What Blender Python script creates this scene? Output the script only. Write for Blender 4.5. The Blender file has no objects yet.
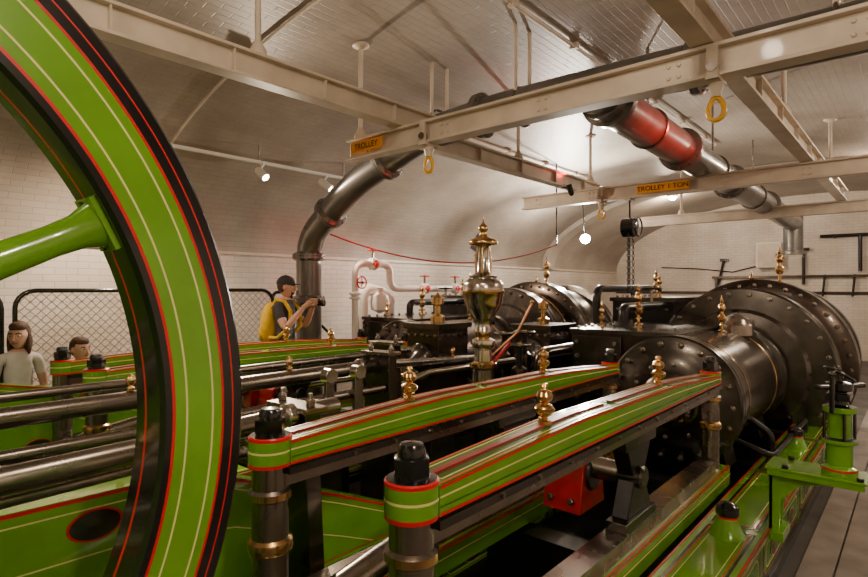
import bpy, math, random
from mathutils import Vector, Matrix, Quaternion
random.seed(4)
ZO = 1.75   # camera eye is 1.75 m over the floor; helper geometry is written relative to the eye
V = Vector
# ---------------------------------------------------------------- materials
MATS = {}
def mat(name, col, rough=0.5, metal=0.0, coat=0.0, noise=0.0, nscale=8.0, bump=0.0, emit=None, estr=0.0, col2=None):
    m = bpy.data.materials.new(name); m.use_nodes = True
    nt = m.node_tree; b = nt.nodes['Principled BSDF']
    b.inputs['Base Color'].default_value = (*col, 1)
    b.inputs['Roughness'].default_value = rough
    b.inputs['Metallic'].default_value = metal
    b.inputs['Coat Weight'].default_value = coat
    b.inputs['Coat Roughness'].default_value = 0.06
    if emit:
        b.inputs['Emission Color'].default_value = (*emit, 1)
        b.inputs['Emission Strength'].default_value = estr
    if noise > 0 or bump > 0:
        tc = nt.nodes.new('ShaderNodeTexCoord')
        n = nt.nodes.new('ShaderNodeTexNoise'); n.inputs['Scale'].default_value = nscale
        n.inputs['Detail'].default_value = 6
        nt.links.new(tc.outputs['Object'], n.inputs['Vector'])
        if noise > 0:
            r = nt.nodes.new('ShaderNodeValToRGB')
            c2 = col2 if col2 else tuple(c * (1 - noise) for c in col)
            r.color_ramp.elements[0].position = .35; r.color_ramp.elements[1].position = .65
            r.color_ramp.elements[0].color = (*c2, 1); r.color_ramp.elements[1].color = (*col, 1)
            nt.links.new(n.outputs['Fac'], r.inputs['Fac'])
            nt.links.new(r.outputs['Color'], b.inputs['Base Color'])
            mr = nt.nodes.new('ShaderNodeMapRange')
            mr.inputs['To Min'].default_value = min(1, rough * 1.35); mr.inputs['To Max'].default_value = rough * .8
            nt.links.new(n.outputs['Fac'], mr.inputs['Value']); nt.links.new(mr.outputs['Result'], b.inputs['Roughness'])
        if bump > 0:
            bp = nt.nodes.new('ShaderNodeBump'); bp.inputs['Strength'].default_value = bump
            bp.inputs['Distance'].default_value = .01
            nt.links.new(n.outputs['Fac'], bp.inputs['Height']); nt.links.new(bp.outputs['Normal'], b.inputs['Normal'])
    MATS[name] = m
    return m
mat('green_paint', (.17, .45, .003), .2, 0, .8, .2, 4)
mat('dark_green', (.035, .13, .008), .3, 0, .4)
mat('cream_line', (.85, .80, .30), .4)
mat('red_line', (.70, .004, .008), .3, 0, .3)
mat('dark_red', (.42, .004, .006), .35, 0, .4, .4, 10)
mat('black_paint', (.006, .006, .007), .2, 0, .6)
mat('steel', (.38, .33, .285), .25, 1, 0, .3, 5)
mat('bright_steel', (.74, .68, .62), .18, 1, 0, .2, 12)
mat('dark_steel', (.13, .115, .10), .22, .95, .3, .4, 6, .04)
mat('clad_iron', (.10, .074, .058), .22, .85, .4, .5, 4, .06)
mat('black_iron', (.018, .017, .016), .32, .5, .25, .4, 10, .1)
mat('brass', (.82, .52, .22), .2, 1, 0, .3, 20)
mat('pipe_grey', (.20, .185, .17), .28, .5, .3, .35, 3, .05)
mat('beam_cream', (.68, .57, .45), .45, 0, .1, .2, 4)
mat('white_paint', (.80, .76, .70), .35, 0, .2)
mat('orange_label', (.90, .36, .005), .5)
mat('yellow_hook', (.80, .42, .01), .35, 0, .3)
mat('floor_grey', (.10, .085, .075), .55, 0, 0, .4, 3, .1)
mat('floor_plank', (.34, .29, .25), .5, 0, .1, .35, 4, .1)
mat('copper', (.50, .22, .11), .3, 1)
mat('skin', (.66, .36, .26), .5, 0, 0, .08, 9)
mat('shirt_dark', (.05, .045, .05), .85, 0, 0, .3, 12, .2)
mat('shirt_white', (.66, .60, .56), .85, 0, 0, .15, 10, .2)
mat('shirt_red', (.40, .10, .08), .85, 0, 0, .15, 10, .2)
mat('trousers', (.045, .05, .07), .85, 0, 0, .3, 12, .2)
mat('shoe', (.02, .02, .02), .6)
mat('hair_brown', (.10, .045, .022), .6, 0, 0, .5, 60, .5)
mat('iris_dark', (.015, .01, .008), .3)
mat('yellow_cloth', (.80, .48, .01), .7, 0, 0, .2, 14, .2)
mat('mesh_wire', (.36, .29, .20), .4, .5)
mat('eye_white', (.8, .78, .75), .3)
mat('lips', (.42, .10, .09), .5)
mat('purple', (.16, .02, .10), .3, 0, .3)
mat('lamp_glow', (1, .95, .85), .4, emit=(1, .9, .75), estr=40)
mat('star_glow', (1, .95, .9), .4, emit=(1, .93, .84), estr=260)
mat('red_glow', (1, .1, .1), .4, emit=(1, .03, .02), estr=6)

def brick_mat(name, c1, c2, mortar, rough=.55, bump=.35, lo=(.72, .68, .62)):
    m = bpy.data.materials.new(name); m.use_nodes = True
    nt = m.node_tree; b = nt.nodes['Principled BSDF']; b.inputs['Roughness'].default_value = rough
    uv = nt.nodes.new('ShaderNodeUVMap')
    br = nt.nodes.new('ShaderNodeTexBrick')
    br.inputs['Scale'].default_value = 1.0
    br.inputs['Brick Width'].default_value = .225; br.inputs['Row Height'].default_value = .075
    br.inputs['Mortar Size'].default_value = .006; br.inputs['Mortar Smooth'].default_value = .8
    br.inputs['Color1'].default_value = (*c1, 1); br.inputs['Color2'].default_value = (*c2, 1)
    br.inputs['Mortar'].default_value = (*mortar, 1)
    nt.links.new(uv.outputs['UV'], br.inputs['Vector'])
    n = nt.nodes.new('ShaderNodeTexNoise'); n.inputs['Scale'].default_value = .9; n.inputs['Detail'].default_value = 9
    nt.links.new(uv.outputs['UV'], n.inputs['Vector'])
    r = nt.nodes.new('ShaderNodeValToRGB'); r.color_ramp.elements[0].color = (*lo, 1); r.color_ramp.elements[1].color = (1, 1, 1, 1)
    r.color_ramp.elements[0].position = .32; r.color_ramp.elements[1].position = .64
    nt.links.new(n.outputs['Fac'], r.inputs['Fac'])
    mx = nt.nodes.new('ShaderNodeMix'); mx.data_type = 'RGBA'; mx.blend_type = 'MULTIPLY'; mx.inputs['Factor'].default_value = .9
    nt.links.new(br.outputs['Color'], mx.inputs['A']); nt.links.new(r.outputs['Color'], mx.inputs['B'])
    nt.links.new(mx.outputs['Result'], b.inputs['Base Color'])
    bp = nt.nodes.new('ShaderNodeBump'); bp.inputs['Strength'].default_value = bump; bp.inputs['Distance'].default_value = .01
    bp.invert = True
    nt.links.new(br.outputs['Fac'], bp.inputs['Height']); nt.links.new(bp.outputs['Normal'], b.inputs['Normal'])
    MATS[name] = m
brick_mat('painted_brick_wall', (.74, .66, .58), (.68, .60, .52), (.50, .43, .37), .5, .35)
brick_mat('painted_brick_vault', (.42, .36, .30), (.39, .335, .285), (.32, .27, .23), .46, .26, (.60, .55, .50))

# ---------------------------------------------------------------- mesh builder
def frame(ax):
    ax = V(ax).normalized()
    u = ax.orthogonal().normalized()
    if abs(ax.z) < .95:
        u = V((0, 0, 1)).cross(ax).normalized()
    w = ax.cross(u).normalized()
    return u, w, ax
class B:
    def __init__(s): s.v = []; s.f = []; s.m = []; s.names = []
    def mi(s, n):
        if n not in s.names: s.names.append(n)
        return s.names.index(n)
    def add(s, vs, fs, m):
        o = len(s.v); s.v += [V(p) for p in vs]
        ms = m if isinstance(m, list) else [m] * len(fs)
        for f, mm in zip(fs, ms): s.f.append([i + o for i in f]); s.m.append(s.mi(mm))
    def box(s, x0, x1, y0, y1, z0, z1, m):
        vs = [(x, y, z) for x in (x0, x1) for y in (y0, y1) for z in (z0, z1)]
        s.add(vs, [(0, 1, 3, 2), (4, 6, 7, 5), (0, 4, 5, 1), (2, 3, 7, 6), (0, 2, 6, 4), (1, 5, 7, 3)], m)
    def obox(s, c, size, rot, m):
        a, b, d = [q / 2 for q in size]
        vs = [V(c) + rot @ V((x, y, z)) for x in (-a, a) for y in (-b, b) for z in (-d, d)]
        s.add(vs, [(0, 1, 3, 2), (4, 6, 7, 5), (0, 4, 5, 1), (2, 3, 7, 6), (0, 2, 6, 4), (1, 5, 7, 3)], m)
    def lathe(s, o, ax, prof, m, n=32, cap=True):
        u, w, a = frame(ax); o = V(o); vs = []; fs = []; ms = []
        for p in prof:
            for k in range(n):
                t = 2 * math.pi * k / n
                vs.append(o + a * p[1] + (u * math.cos(t) + w * math.sin(t)) * max(p[0], 1e-4))
        for i in range(len(prof) - 1):
            mm = prof[i][2] if len(prof[i]) > 2 else m
            for k in range(n):
                k2 = (k + 1) % n
                fs.append((i * n + k, i * n + k2, (i + 1) * n + k2, (i + 1) * n + k)); ms.append(mm)
        if cap:
            fs.append(tuple(reversed(range(n)))); ms.append(ms[0])
            L = (len(prof) - 1) * n
            fs.append(tuple(range(L, L + n))); ms.append(ms[-2])
        s.add(vs, fs, ms)
    def cyl(s, p0, p1, r, m, r1=None, n=20):
        p0 = V(p0); p1 = V(p1); L = (p1 - p0).length
        s.lathe(p0, p1 - p0, [(r, 0), (r if r1 is None else r1, L)], m, n)
    def tube(s, pts, r, m, n=12, closed=False):
        pts = [V(p) for p in pts]; N = len(pts)
        rs = r if isinstance(r, (list, tuple)) else [r] * N
        vs = []; fs = []
        prev = None
        for i in range(N):
            if closed: t = (pts[(i + 1) % N] - pts[i - 1]).normalized()
            else: t = (pts[min(i + 1, N - 1)] - pts[max(i - 1, 0)]).normalized()
            if prev is None: u = t.orthogonal().normalized()
            else: u = (prev - t * prev.dot(t)).normalized()
            prev = u; w = t.cross(u)
            for k in range(n):
                a = 2 * math.pi * k / n
                vs.append(pts[i] + (u * math.cos(a) + w * math.sin(a)) * rs[i])
        for i in range(N if closed else N - 1):
            j = (i + 1) % N
            for k in range(n):
                k2 = (k + 1) % n
                fs.append((i * n + k, i * n + k2, j * n + k2, j * n + k))
        if not closed:
            fs.append(tuple(reversed(range(n)))); fs.append(tuple(range((N - 1) * n, N * n)))
        s.add(vs, fs, m)
    def torus(s, c, ax, R, r, m, n=28, k=10):
        u, w, a = frame(ax); c = V(c)
        s.tube([c + (u * math.cos(2 * math.pi * i / n) + w * math.sin(2 * math.pi * i / n)) * R for i in range(n)], r, m, k, True)
    def ell(s, c, rad, m, rot=None, n=20, k=12):
        c = V(c); vs = []; fs = []
        for i in range(k + 1):
            ph = math.pi * i / k
            for j in range(n):
                th = 2 * math.pi * j / n
                p = V((math.sin(ph) * math.cos(th) * rad[0], math.sin(ph) * math.sin(th) * rad[1], math.cos(ph) * rad[2]))
                if rot: p = rot @ p
                vs.append(c + p)
        for i in range(k):
            for j in range(n):
                j2 = (j + 1) % n
                fs.append((i * n + j, (i + 1) * n + j, (i + 1) * n + j2, i * n + j2))
        s.add(vs, fs, m)
    def prism_xz(s, poly, y0, y1, m, mtop=None):
        n = len(poly)
        vs = [(p[0], y0, p[1]) for p in poly] + [(p[0], y1, p[1]) for p in poly]
        fs = [tuple(range(n)), tuple(reversed(range(n, 2 * n)))] + [(i, i + n, (i + 1) % n + n, (i + 1) % n) for i in range(n)]
        s.add(vs, fs, m)
    def prism_yz(s, poly, x0, x1, m):
        n = len(poly)
        vs = [(x0, p[0], p[1]) for p in poly] + [(x1, p[0], p[1]) for p in poly]
        fs = [tuple(range(n)), tuple(reversed(range(n, 2 * n)))] + [(i, i + n, (i + 1) % n + n, (i + 1) % n) for i in range(n)]
        s.add(vs, fs, m)
    def stripe(s, pts, nrm, w, m, closed=False, t=.0025):
        pts = [V(p) for p in pts]; nrm = V(nrm).normalized(); N = len(pts); vs = []; fs = []
        for i in range(N):
            if closed: a = pts[i] - pts[i - 1]; b = pts[(i + 1) % N] - pts[i]
            else:
                a = pts[i] - pts[i - 1] if i else pts[1] - pts[0]
                b = pts[i + 1] - pts[i] if i < N - 1 else a
            sa = nrm.cross(a.normalized()); sb = nrm.cross(b.normalized())
            d = (sa + sb).normalized(); c = max(.4, d.dot(sa))
            off = d * (w / 2 / c)
            vs += [pts[i] - off + nrm * t, pts[i] + off + nrm * t]
        for i in range(N if closed else N - 1):
            j = (i + 1) % N; fs.append((2 * i, 2 * j, 2 * j + 1, 2 * i + 1))
        s.add(vs, fs, m)
    def bolts(s, c, ax, R, cnt, r, h, m, ph=0):
        u, w, a = frame(ax); c = V(c)
        for i in range(cnt):
            t = 2 * math.pi * i / cnt + ph
            p = c + (u * math.cos(t) + w * math.sin(t)) * R
            s.lathe(p, a, [(r, 0), (r, h * .6), (r * .55, h * .62), (r * .5, h)], m, 6)
    def handwheel(s, c, ax, R, m, hub='steel'):
        u, w, a = frame(ax); c = V(c)
        s.torus(c, ax, R, R * .13, m, 24, 8)
        for i in range(4):
            t = math.pi / 2 * i; s.cyl(c, c + (u * math.cos(t) + w * math.sin(t)) * R, R * .08, m, n=8)
        s.lathe(c - a * .02, a, [(R * .22, 0), (R * .22, .04)], hub, 12)
    def build(s, name, bevel=0.0, parent=None, smooth=True, origin=None, ang=40):
        xs = [p.x for p in s.v]; ys = [p.y for p in s.v]; zs = [p.z for p in s.v]
        o = V(((min(xs) + max(xs)) / 2, (min(ys) + max(ys)) / 2, min(zs))) if origin is None else V(origin)
        me = bpy.data.meshes.new(name)
        me.from_pydata([p - o for p in s.v], [], s.f)
        for n in s.names: me.materials.append(MATS[n])
        me.polygons.foreach_set('material_index', s.m)
        me.polygons.foreach_set('use_smooth', [smooth] * len(s.f))
        me.update()
        if smooth:
            try: me.set_sharp_from_angle(angle=math.radians(ang))
            except Exception: pass
        ob = bpy.data.objects.new(name, me); bpy.context.scene.collection.objects.link(ob)
        if parent: ob.parent = parent; ob.location = o
        else: ob.location = o + V((0, 0, ZO))
        if bevel:
            bm = ob.modifiers.new('bevel', 'BEVEL'); bm.width = bevel; bm.segments = 2; bm.limit_method = 'ANGLE'; bm.angle_limit = math.radians(50)
        return ob
def copy(ob, dx=0, dy=0, dz=0, name=None, parent=None):
    c = ob.copy(); c.name = name or ob.name.split('.')[0]
    c.location = ob.location + V((dx, dy, dz)); bpy.context.scene.collection.objects.link(c)
    if parent: c.parent = parent
    return c

# ---------------------------------------------------------------- room shell
YC, HW, ZS, HV = 2.1, 5.1, .5, 1.9
X0, XE, YL, YR, ZF = -4.0, 17.0, 7.2, -3.0, -1.75
def shell(name, vs, fs, uvs, m):
    me = bpy.data.meshes.new(name); me.from_pydata([(p[0], p[1], p[2] + ZO) for p in vs], [], fs)
    me.materials.append(MATS[m]); l = me.uv_layers.new(name='UVMap')
    for poly in me.polygons:
        for li, vi in zip(poly.loop_indices, poly.vertices): l.data[li].uv = uvs[vi]
        poly.use_smooth = name == 'ceiling'
    ob = bpy.data.objects.new(name, me); bpy.context.scene.collection.objects.link(ob); return ob
def vz(y): return ZS + HV * math.sqrt(max(0, 1 - ((y - YC) / HW) ** 2))
N = 48; vs = []; uv = []; fs = []; L = 0; pr = None
for i in range(N + 1):
    t = math.pi * i / N; y = YC + HW * math.cos(t); z = ZS + HV * math.sin(t)
    if pr: L += math.hypot(y - pr[0], z - pr[1])
    pr = (y, z)
    for x in (X0, XE): vs.append((x, y, z)); uv.append((x, L))
for i in range(N): fs.append((2 * i, 2 * i + 1, 2 * i + 3, 2 * i + 2))
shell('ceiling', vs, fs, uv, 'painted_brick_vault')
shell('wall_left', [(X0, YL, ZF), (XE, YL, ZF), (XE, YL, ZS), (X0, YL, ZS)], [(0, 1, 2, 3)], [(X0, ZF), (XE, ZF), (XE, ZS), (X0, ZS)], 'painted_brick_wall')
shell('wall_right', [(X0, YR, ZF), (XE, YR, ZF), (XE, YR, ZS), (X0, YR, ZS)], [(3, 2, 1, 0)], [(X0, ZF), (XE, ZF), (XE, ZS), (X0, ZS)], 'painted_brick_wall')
for nm, x in (('wall_end', XE), ('wall_back', X0)):
    vs = [(x, YL, ZF), (x, YR, ZF)]
    for i in range(N + 1):
        t = math.pi * i / N; vs.append((x, YC - HW * math.cos(t), ZS + HV * math.sin(t)))
    shell(nm, vs, [tuple(range(len(vs)))], [(p[1], p[2]) for p in vs], 'painted_brick_wall')
shell('floor', [(X0, YR, ZF), (XE, YR, ZF), (XE, YL, ZF), (X0, YL, ZF)], [(0, 1, 2, 3)], [(0, 0), (19, 0), (19, 10), (0, 10)], 'floor_grey')
b = B(); b.box(X0, XE, YL - .03, YL, ZS - .03, ZS + .01, 'beam_cream'); b.build('trim_1')
mat('vault_rib', (.50, .43, .36), .5, 0, 0, .2, 2, .1)
for kk, xr in ((3, 12.4),):
    b = B(); vs = []; fs = []
    for i in range(41):
        t = math.pi * i / 40; c, s_ = math.cos(t), math.sin(t)
        for (x, q) in ((xr, .0), (xr, .12), (xr + .45, .12), (xr + .45, .0)): vs.append((x, YC + (HW - q) * c, ZS + (HV - q) * s_))
    for i in range(40):
        o = 4 * i
        for j in range(3): fs.append((o + j, o + j + 1, o + j + 5, o + j + 4))
    b.add(vs, fs, 'vault_rib'); b.build('trim_%d' % kk, ang=50)

# ---------------------------------------------------------------- beams
def ibeam(b, p0, p1, h, w, m='beam_cream', ft=.022, wt=.03):
    p0 = V(p0); p1 = V(p1); d = (p1 - p0); L = d.length; d.normalize()
    R = Matrix((d, V((0, 0, 1)).cross(d), V((0, 0, 1)))).transposed(); c = (p0 + p1) / 2
    b.obox(c + V((0, 0, h / 2 - ft / 2)), (L, w, ft), R, m)
    b.obox(c - V((0, 0, h / 2 - ft / 2)), (L, w, ft), R, m)
    b.obox(c, (L, wt, h - 2 * ft), R, m)
def hanger(b, x, y, z, m='beam_cream'):
    zt = vz(y) + .01
    b.cyl((x, y, z), (x, y, zt), .022, m, n=12)
    b.lathe((x, y, z), (0, 0, 1), [(.06, 0), (.06, .03), (.03, .09), (.022, .1)], m, 16)
    b.lathe((x, y, zt - .05), (0, 0, 1), [(.022, 0), (.08, .03), (.08, .05)], m, 16)
def beamobj(p0, p1, hang):
    b = B(); ibeam(b, p0, p1, .19, .13)
    for h in hang: hanger(b, h[0], h[1], p0[2] + .095)
    d = V(p1) - V(p0); n = int(d.length / .9)
    for i in range(n + 1):
        c = V(p0) + d * (i + .3) / (n + 1)
        if abs(d.x) > abs(d.y): b.box(c.x - .006, c.x + .006, c.y - .055, c.y + .055, c.z - .08, c.z + .08, 'beam_cream')
        else:
            for sx in (-1, 1):
                for q in (-.03, .03):
                    for zz in (-.035, .035): b.lathe((c.x + sx * .015, c.y + q, c.z + zz), (sx, 0, 0), [(.013, 0), (.013, .012)], 'beam_cream', 6)
    return b.build('ceiling_beam', .003)
beamobj((3.5, 4.08, 1.30), (3.5, -2.2, 1.30), [(3.5, -1.2), (3.5, 3.95)])
beamobj((7.4, 4.6, 1.30), (7.4, -2.2, 1.30), [(7.4, -1.2)])
beamobj((.2, 3.42, 1.495), (3.9, 3.42, 1.495), [(.8, 3.42), (2.1, 3.42)])
beamobj((3.96, 3.75, 1.495), (8.2, 3.75, 1.495), [(5.9, 3.75), (7.9, 3.75)])
beamobj((1.2, .95, 1.495), (11.2, .95, 1.495), [(2.4, .95), (6.0, .95), (9.5, .95)])
beamobj((11.0, 4.2, 1.30), (11.0, -1.8, 1.30), [(11.0, 3.4), (11.0, -1.2)])

def shackle(x, y, z, name='lifting_shackle'):
    b = B()
    b.box(x - .09, x + .09, y - .035, y + .035, z - .02, z - .001, 'beam_cream')
    for sx in (-1, 1):
        b.box(x + sx * .078 - .01, x + sx * .078 + .01, y - .03, y + .03, z - .02, z + .16, 'beam_cream')
        b.cyl((x + sx * .05, y, z + .05), (x + sx * .1, y, z + .05), .03, 'steel', n=14)
    b.lathe((x, y, z - .02), (0, 0, -1), [(.035, 0), (.045, .02), (.03, .06), (.03, .085)], 'beam_cream', 16)
    pts = []
    zc = z - .17
    for i in range(24):
        t = 2 * math.pi * i / 24
        pts.append((x, y + .042 * math.cos(t) * (1 - .25 * math.sin(t)), zc + .065 * math.sin(t)))
    b.tube(pts, .015, 'yellow_hook', 8, True)
    return b.build(name)
shackle(3.5, .89, 1.205)
shackle(3.5, 3.1, 1.205)
shackle(7.4, 3.35, 1.205)

def label(p, w, h, txt):
    b = B(); b.box(p[0] - .004, p[0], p[1] - w / 2, p[1] + w / 2, p[2] - h / 2, p[2] + h / 2, 'orange_label')
    o = b.build('beam_label')
    c = bpy.data.curves.new('lettering', 'FONT'); c.body = txt; c.size = h * .8; c.align_x = 'CENTER'; c.align_y = 'CENTER'
    c.materials.append(MATS['black_paint'])
    t = bpy.data.objects.new('lettering', c); bpy.context.scene.collection.objects.link(t)
    t.parent = o; t.location = (-.006, 0, h / 2); t.rotation_euler = (math.pi / 2, 0, -math.pi / 2)
label((3.433, 3.80, 1.30), .42, .095, 'TROLLEY')
label((7.333, 2.50, 1.30), .66, .11, 'TROLLEY 1 TON')

# ---------------------------------------------------------------- big pipes
def smooth_path(pts, r=.35, k=6):
    pts = [V(p) for p in pts]; out = [pts[0]]
    for i in range(1, len(pts) - 1):
        a = (pts[i - 1] - pts[i]); c = (pts[i + 1] - pts[i]); rr = min(r, a.length * .45, c.length * .45)
        p0 = pts[i] + a.normalized() * rr; p2 = pts[i] + c.normalized() * rr
        for j in range(k + 1):
            t = j / k; out.append(p0 * (1 - t) ** 2 + pts[i] * 2 * t * (1 - t) + p2 * t * t)
    out.append(pts[-1]); return out
def flange(b, p, ax, r, m='pipe_grey', nb=12):
    a = V(ax).normalized(); p = V(p)
    b.lathe(p - a * .03, a, [(r, -.03), (r * 1.3, 0), (r * 1.3, .026), (r * 1.27, .03), (r * 1.3, .034), (r * 1.3, .06), (r, .09)], m, 32)
    b.bolts(p + a * .03, a, r * 1.17, nb, .014, .02, 'steel'); b.bolts(p - a * .03, -a, r * 1.17, nb, .014, .02, 'steel')
b = B()
P = [(4.5, 6.1, -1.1), (4.5, 6.1, .66), (4.42, 5.1, 1.24), (4.4, 4.0, 1.62), (4.4, 3.0, 1.68), (4.4, -1.9, 1.60)]
b.tube(smooth_path(P, .3), .165, 'pipe_grey', 28)
b.lathe((4.5, 6.1, ZF), (0, 0, 1), [(.26, 0), (.26, .05), (.2, .07), (.165, .65)], 'pipe_grey', 28)
flange(b, (4.5, 6.1, -.15), (0, 0, 1), .165); flange(b, (4.5, 6.1, .42), (0, 0, 1), .165)
flange(b, (4.46, 5.6, .95), (-.08, -1, .58), .165); flange(b, (4.41, 4.55, 1.43), (-.02, -1.1, .38), .165)
flange(b, (4.4, 3.2, 1.67), (0, -1, 0), .165); flange(b, (4.4, 1.25, 1.65), (0, -1, 0), .165)
for y in (3.75, 2.75, .4):
    z = 1.66
    b.torus((4.4, y, z), (0, 1, 0), .173, .014, 'steel', 32, 6)
    for sx in (-.12, .12): b.cyl((4.4 + sx, y, z + .1), (4.4 + sx, y, vz(y) + .01), .018, 'beam_cream', n=8)
b.lathe((4.4, 2.05, 1.655), (1, 0, 0), [(.19, 0), (.19, .22), (.25, .25), (.25, .32), (.19, .35)], 'pipe_grey', 32)
b.cyl((4.5, 2.05, 1.62), (14.0, 2.05, 1.40), .185, 'pipe_grey', n=32)
for x in (6.6, 8.8, 11.2): flange(b, (x, 2.05, 1.62 - (x - 4.5) * .0232), (1, 0, -.023), .185)
for x in (5.6, 7.9, 10.2):
    b.torus((x, 2.05, 1.595 - (x - 5.6) * .0232), (1, 0, 0), .193, .014, 'steel', 32, 6)
    b.cyl((x, 2.05, 1.75), (x, 2.05, vz(2.05) + .01), .014, 'steel', n=8)
b.lathe((14.0, 2.05, 1.40), (0, 0, -1), [(.185, -.19), (.185, .6), (.25, .62), (.25, .68)], 'pipe_grey', 28)
b.build('overhead_steam_pipe')
b = B()
pts = [(2.75, y, vz(y) - .02) for y in [6.6 - .3 * i for i in range(27)]]
b.tube(pts, .014, 'beam_cream', 8)
for yy in (4.75, 2.55):
    b.cyl((-1, yy, vz(yy) - .03), (10, yy, vz(yy) - .03), .018, 'beam_cream', n=8)
    for i in range(10): b.box(-.5 + i * 1.1, -.45 + i * 1.1, yy - .04, yy + .04, vz(yy) - .055, vz(yy) + .0, 'beam_cream')
b.box(2.67, 2.83, 4.67, 4.83, vz(4.75) - .09, vz(4.75), 'beam_cream')
b.build('ceiling_conduit')

# ---------------------------------------------------------------- flywheel
YW = 1.4; WC = V((-.463, YW, -.314))
def make_flywheel():
    b = B()
    prof = [(1.060, .15, 'black_paint'), (1.060, .100, 'red_line'), (1.060, .088, 'black_paint'), (1.060, .01, 'black_paint'), (1.070, 0, 'black_paint'),
            (1.086, 0, 'red_line'), (1.094, 0, 'green_paint'), (1.120, 0, 'cream_line'), (1.125, 0, 'green_paint'), (1.188, 0, 'cream_line'), (1.193, 0, 'green_paint'),
            (1.215, 0, 'red_line'), (1.222, 0, 'black_paint'), (1.245, 0, 'red_line'), (1.249, 0, 'black_paint'), (1.270, 0, 'black_paint'), (1.278, .008, 'black_paint'),
            (1.278, .04, 'dark_steel'), (1.278, .12, 'black_paint'), (1.278, .142, 'black_paint'), (1.27, .15, 'green_paint'), (1.060, .15)]
    b.lathe(WC, (0, 1, 0), prof, 'green_paint', 160, cap=False)
    hub = WC + V((0, .075, 0))
    b.lathe(hub, (0, 1, 0), [(.10, -.2, 'steel'), (.17, -.2, 'green_paint'), (.18, -.19, 'red_line'), (.18, -.17, 'green_paint'), (.18, -.12, 'green_paint'), (.24, -.09, 'green_paint'), (.24, .09, 'green_paint'), (.18, .12, 'green_paint'), (.18, .2)], 'green_paint', 48)
    for k in range(6):
        a = math.radians(26.3 + 60 * k); d = V((math.cos(a), 0, math.sin(a)))
        p0 = hub + d * .2
        n = 24; vs = []; fs = []; perp = V((-math.sin(a), 0, math.cos(a)))
        secs = [(0, .065, .045), (.1, .052, .038), (.5, .044, .032), (.88, .036, .028), (.95, .04, .032), (1.0, .056, .045)]
        for (t, w, h) in secs:
            c = p0.lerp(hub + d * 1.045, t)
            for i in range(n):
                q = 2 * math.pi * i / n; vs.append(c + perp * (w * math.cos(q)) + V((0, 1, 0)) * (h * math.sin(q)))
        for s_ in range(len(secs) - 1):
            for i in range(n):
                i2 = (i + 1) % n; fs.append((s_ * n + i, s_ * n + i2, (s_ + 1) * n + i2, (s_ + 1) * n + i))
        b.add(vs, fs, 'green_paint')
        R = Matrix((d, V((0, 1, 0)), d.cross(V((0, 1, 0))))).transposed()
        b.obox(hub + d * 1.052, (.014, .10, .13), R, 'green_paint')
        for sx in (-.055, .055): b.lathe(hub + d * 1.045 + perp * sx, -d, [(.007, 0), (.007, .010)], 'steel', 6)
    b.cyl(hub + V((0, -.5, 0)), hub + V((0, .62, 0)), .10, 'steel', n=32)
    yb = YW + .55
    b.box(WC.x - .22, WC.x + .22, yb - .08, yb + .08, -.55, -.36, 'green_paint')
    b.lathe((WC.x, yb - .09, WC.z), (0, 1, 0), [(.17, 0), (.17, .18)], 'green_paint', 32)
    yb2 = YW - .40
    b.lathe((WC.x, yb2 - .06, WC.z), (0, 1, 0), [(.16, 0), (.16, .12)], 'green_paint', 32)
    b.prism_xz([(WC.x - .3, ZF), (WC.x + .3, ZF), (WC.x + .17, -.36), (WC.x - .17, -.36)], yb - .1, yb + .1, 'green_paint')
    b.prism_xz([(WC.x - .3, ZF), (WC.x + .3, ZF), (WC.x + .15, -.4), (WC.x - .15, -.4)], yb2 - .055, yb2 + .055, 'green_paint')
    return b.build('flywheel', ang=35)
fw = make_flywheel(); copy(fw, dx=-.15, dy=3.2)

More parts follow.
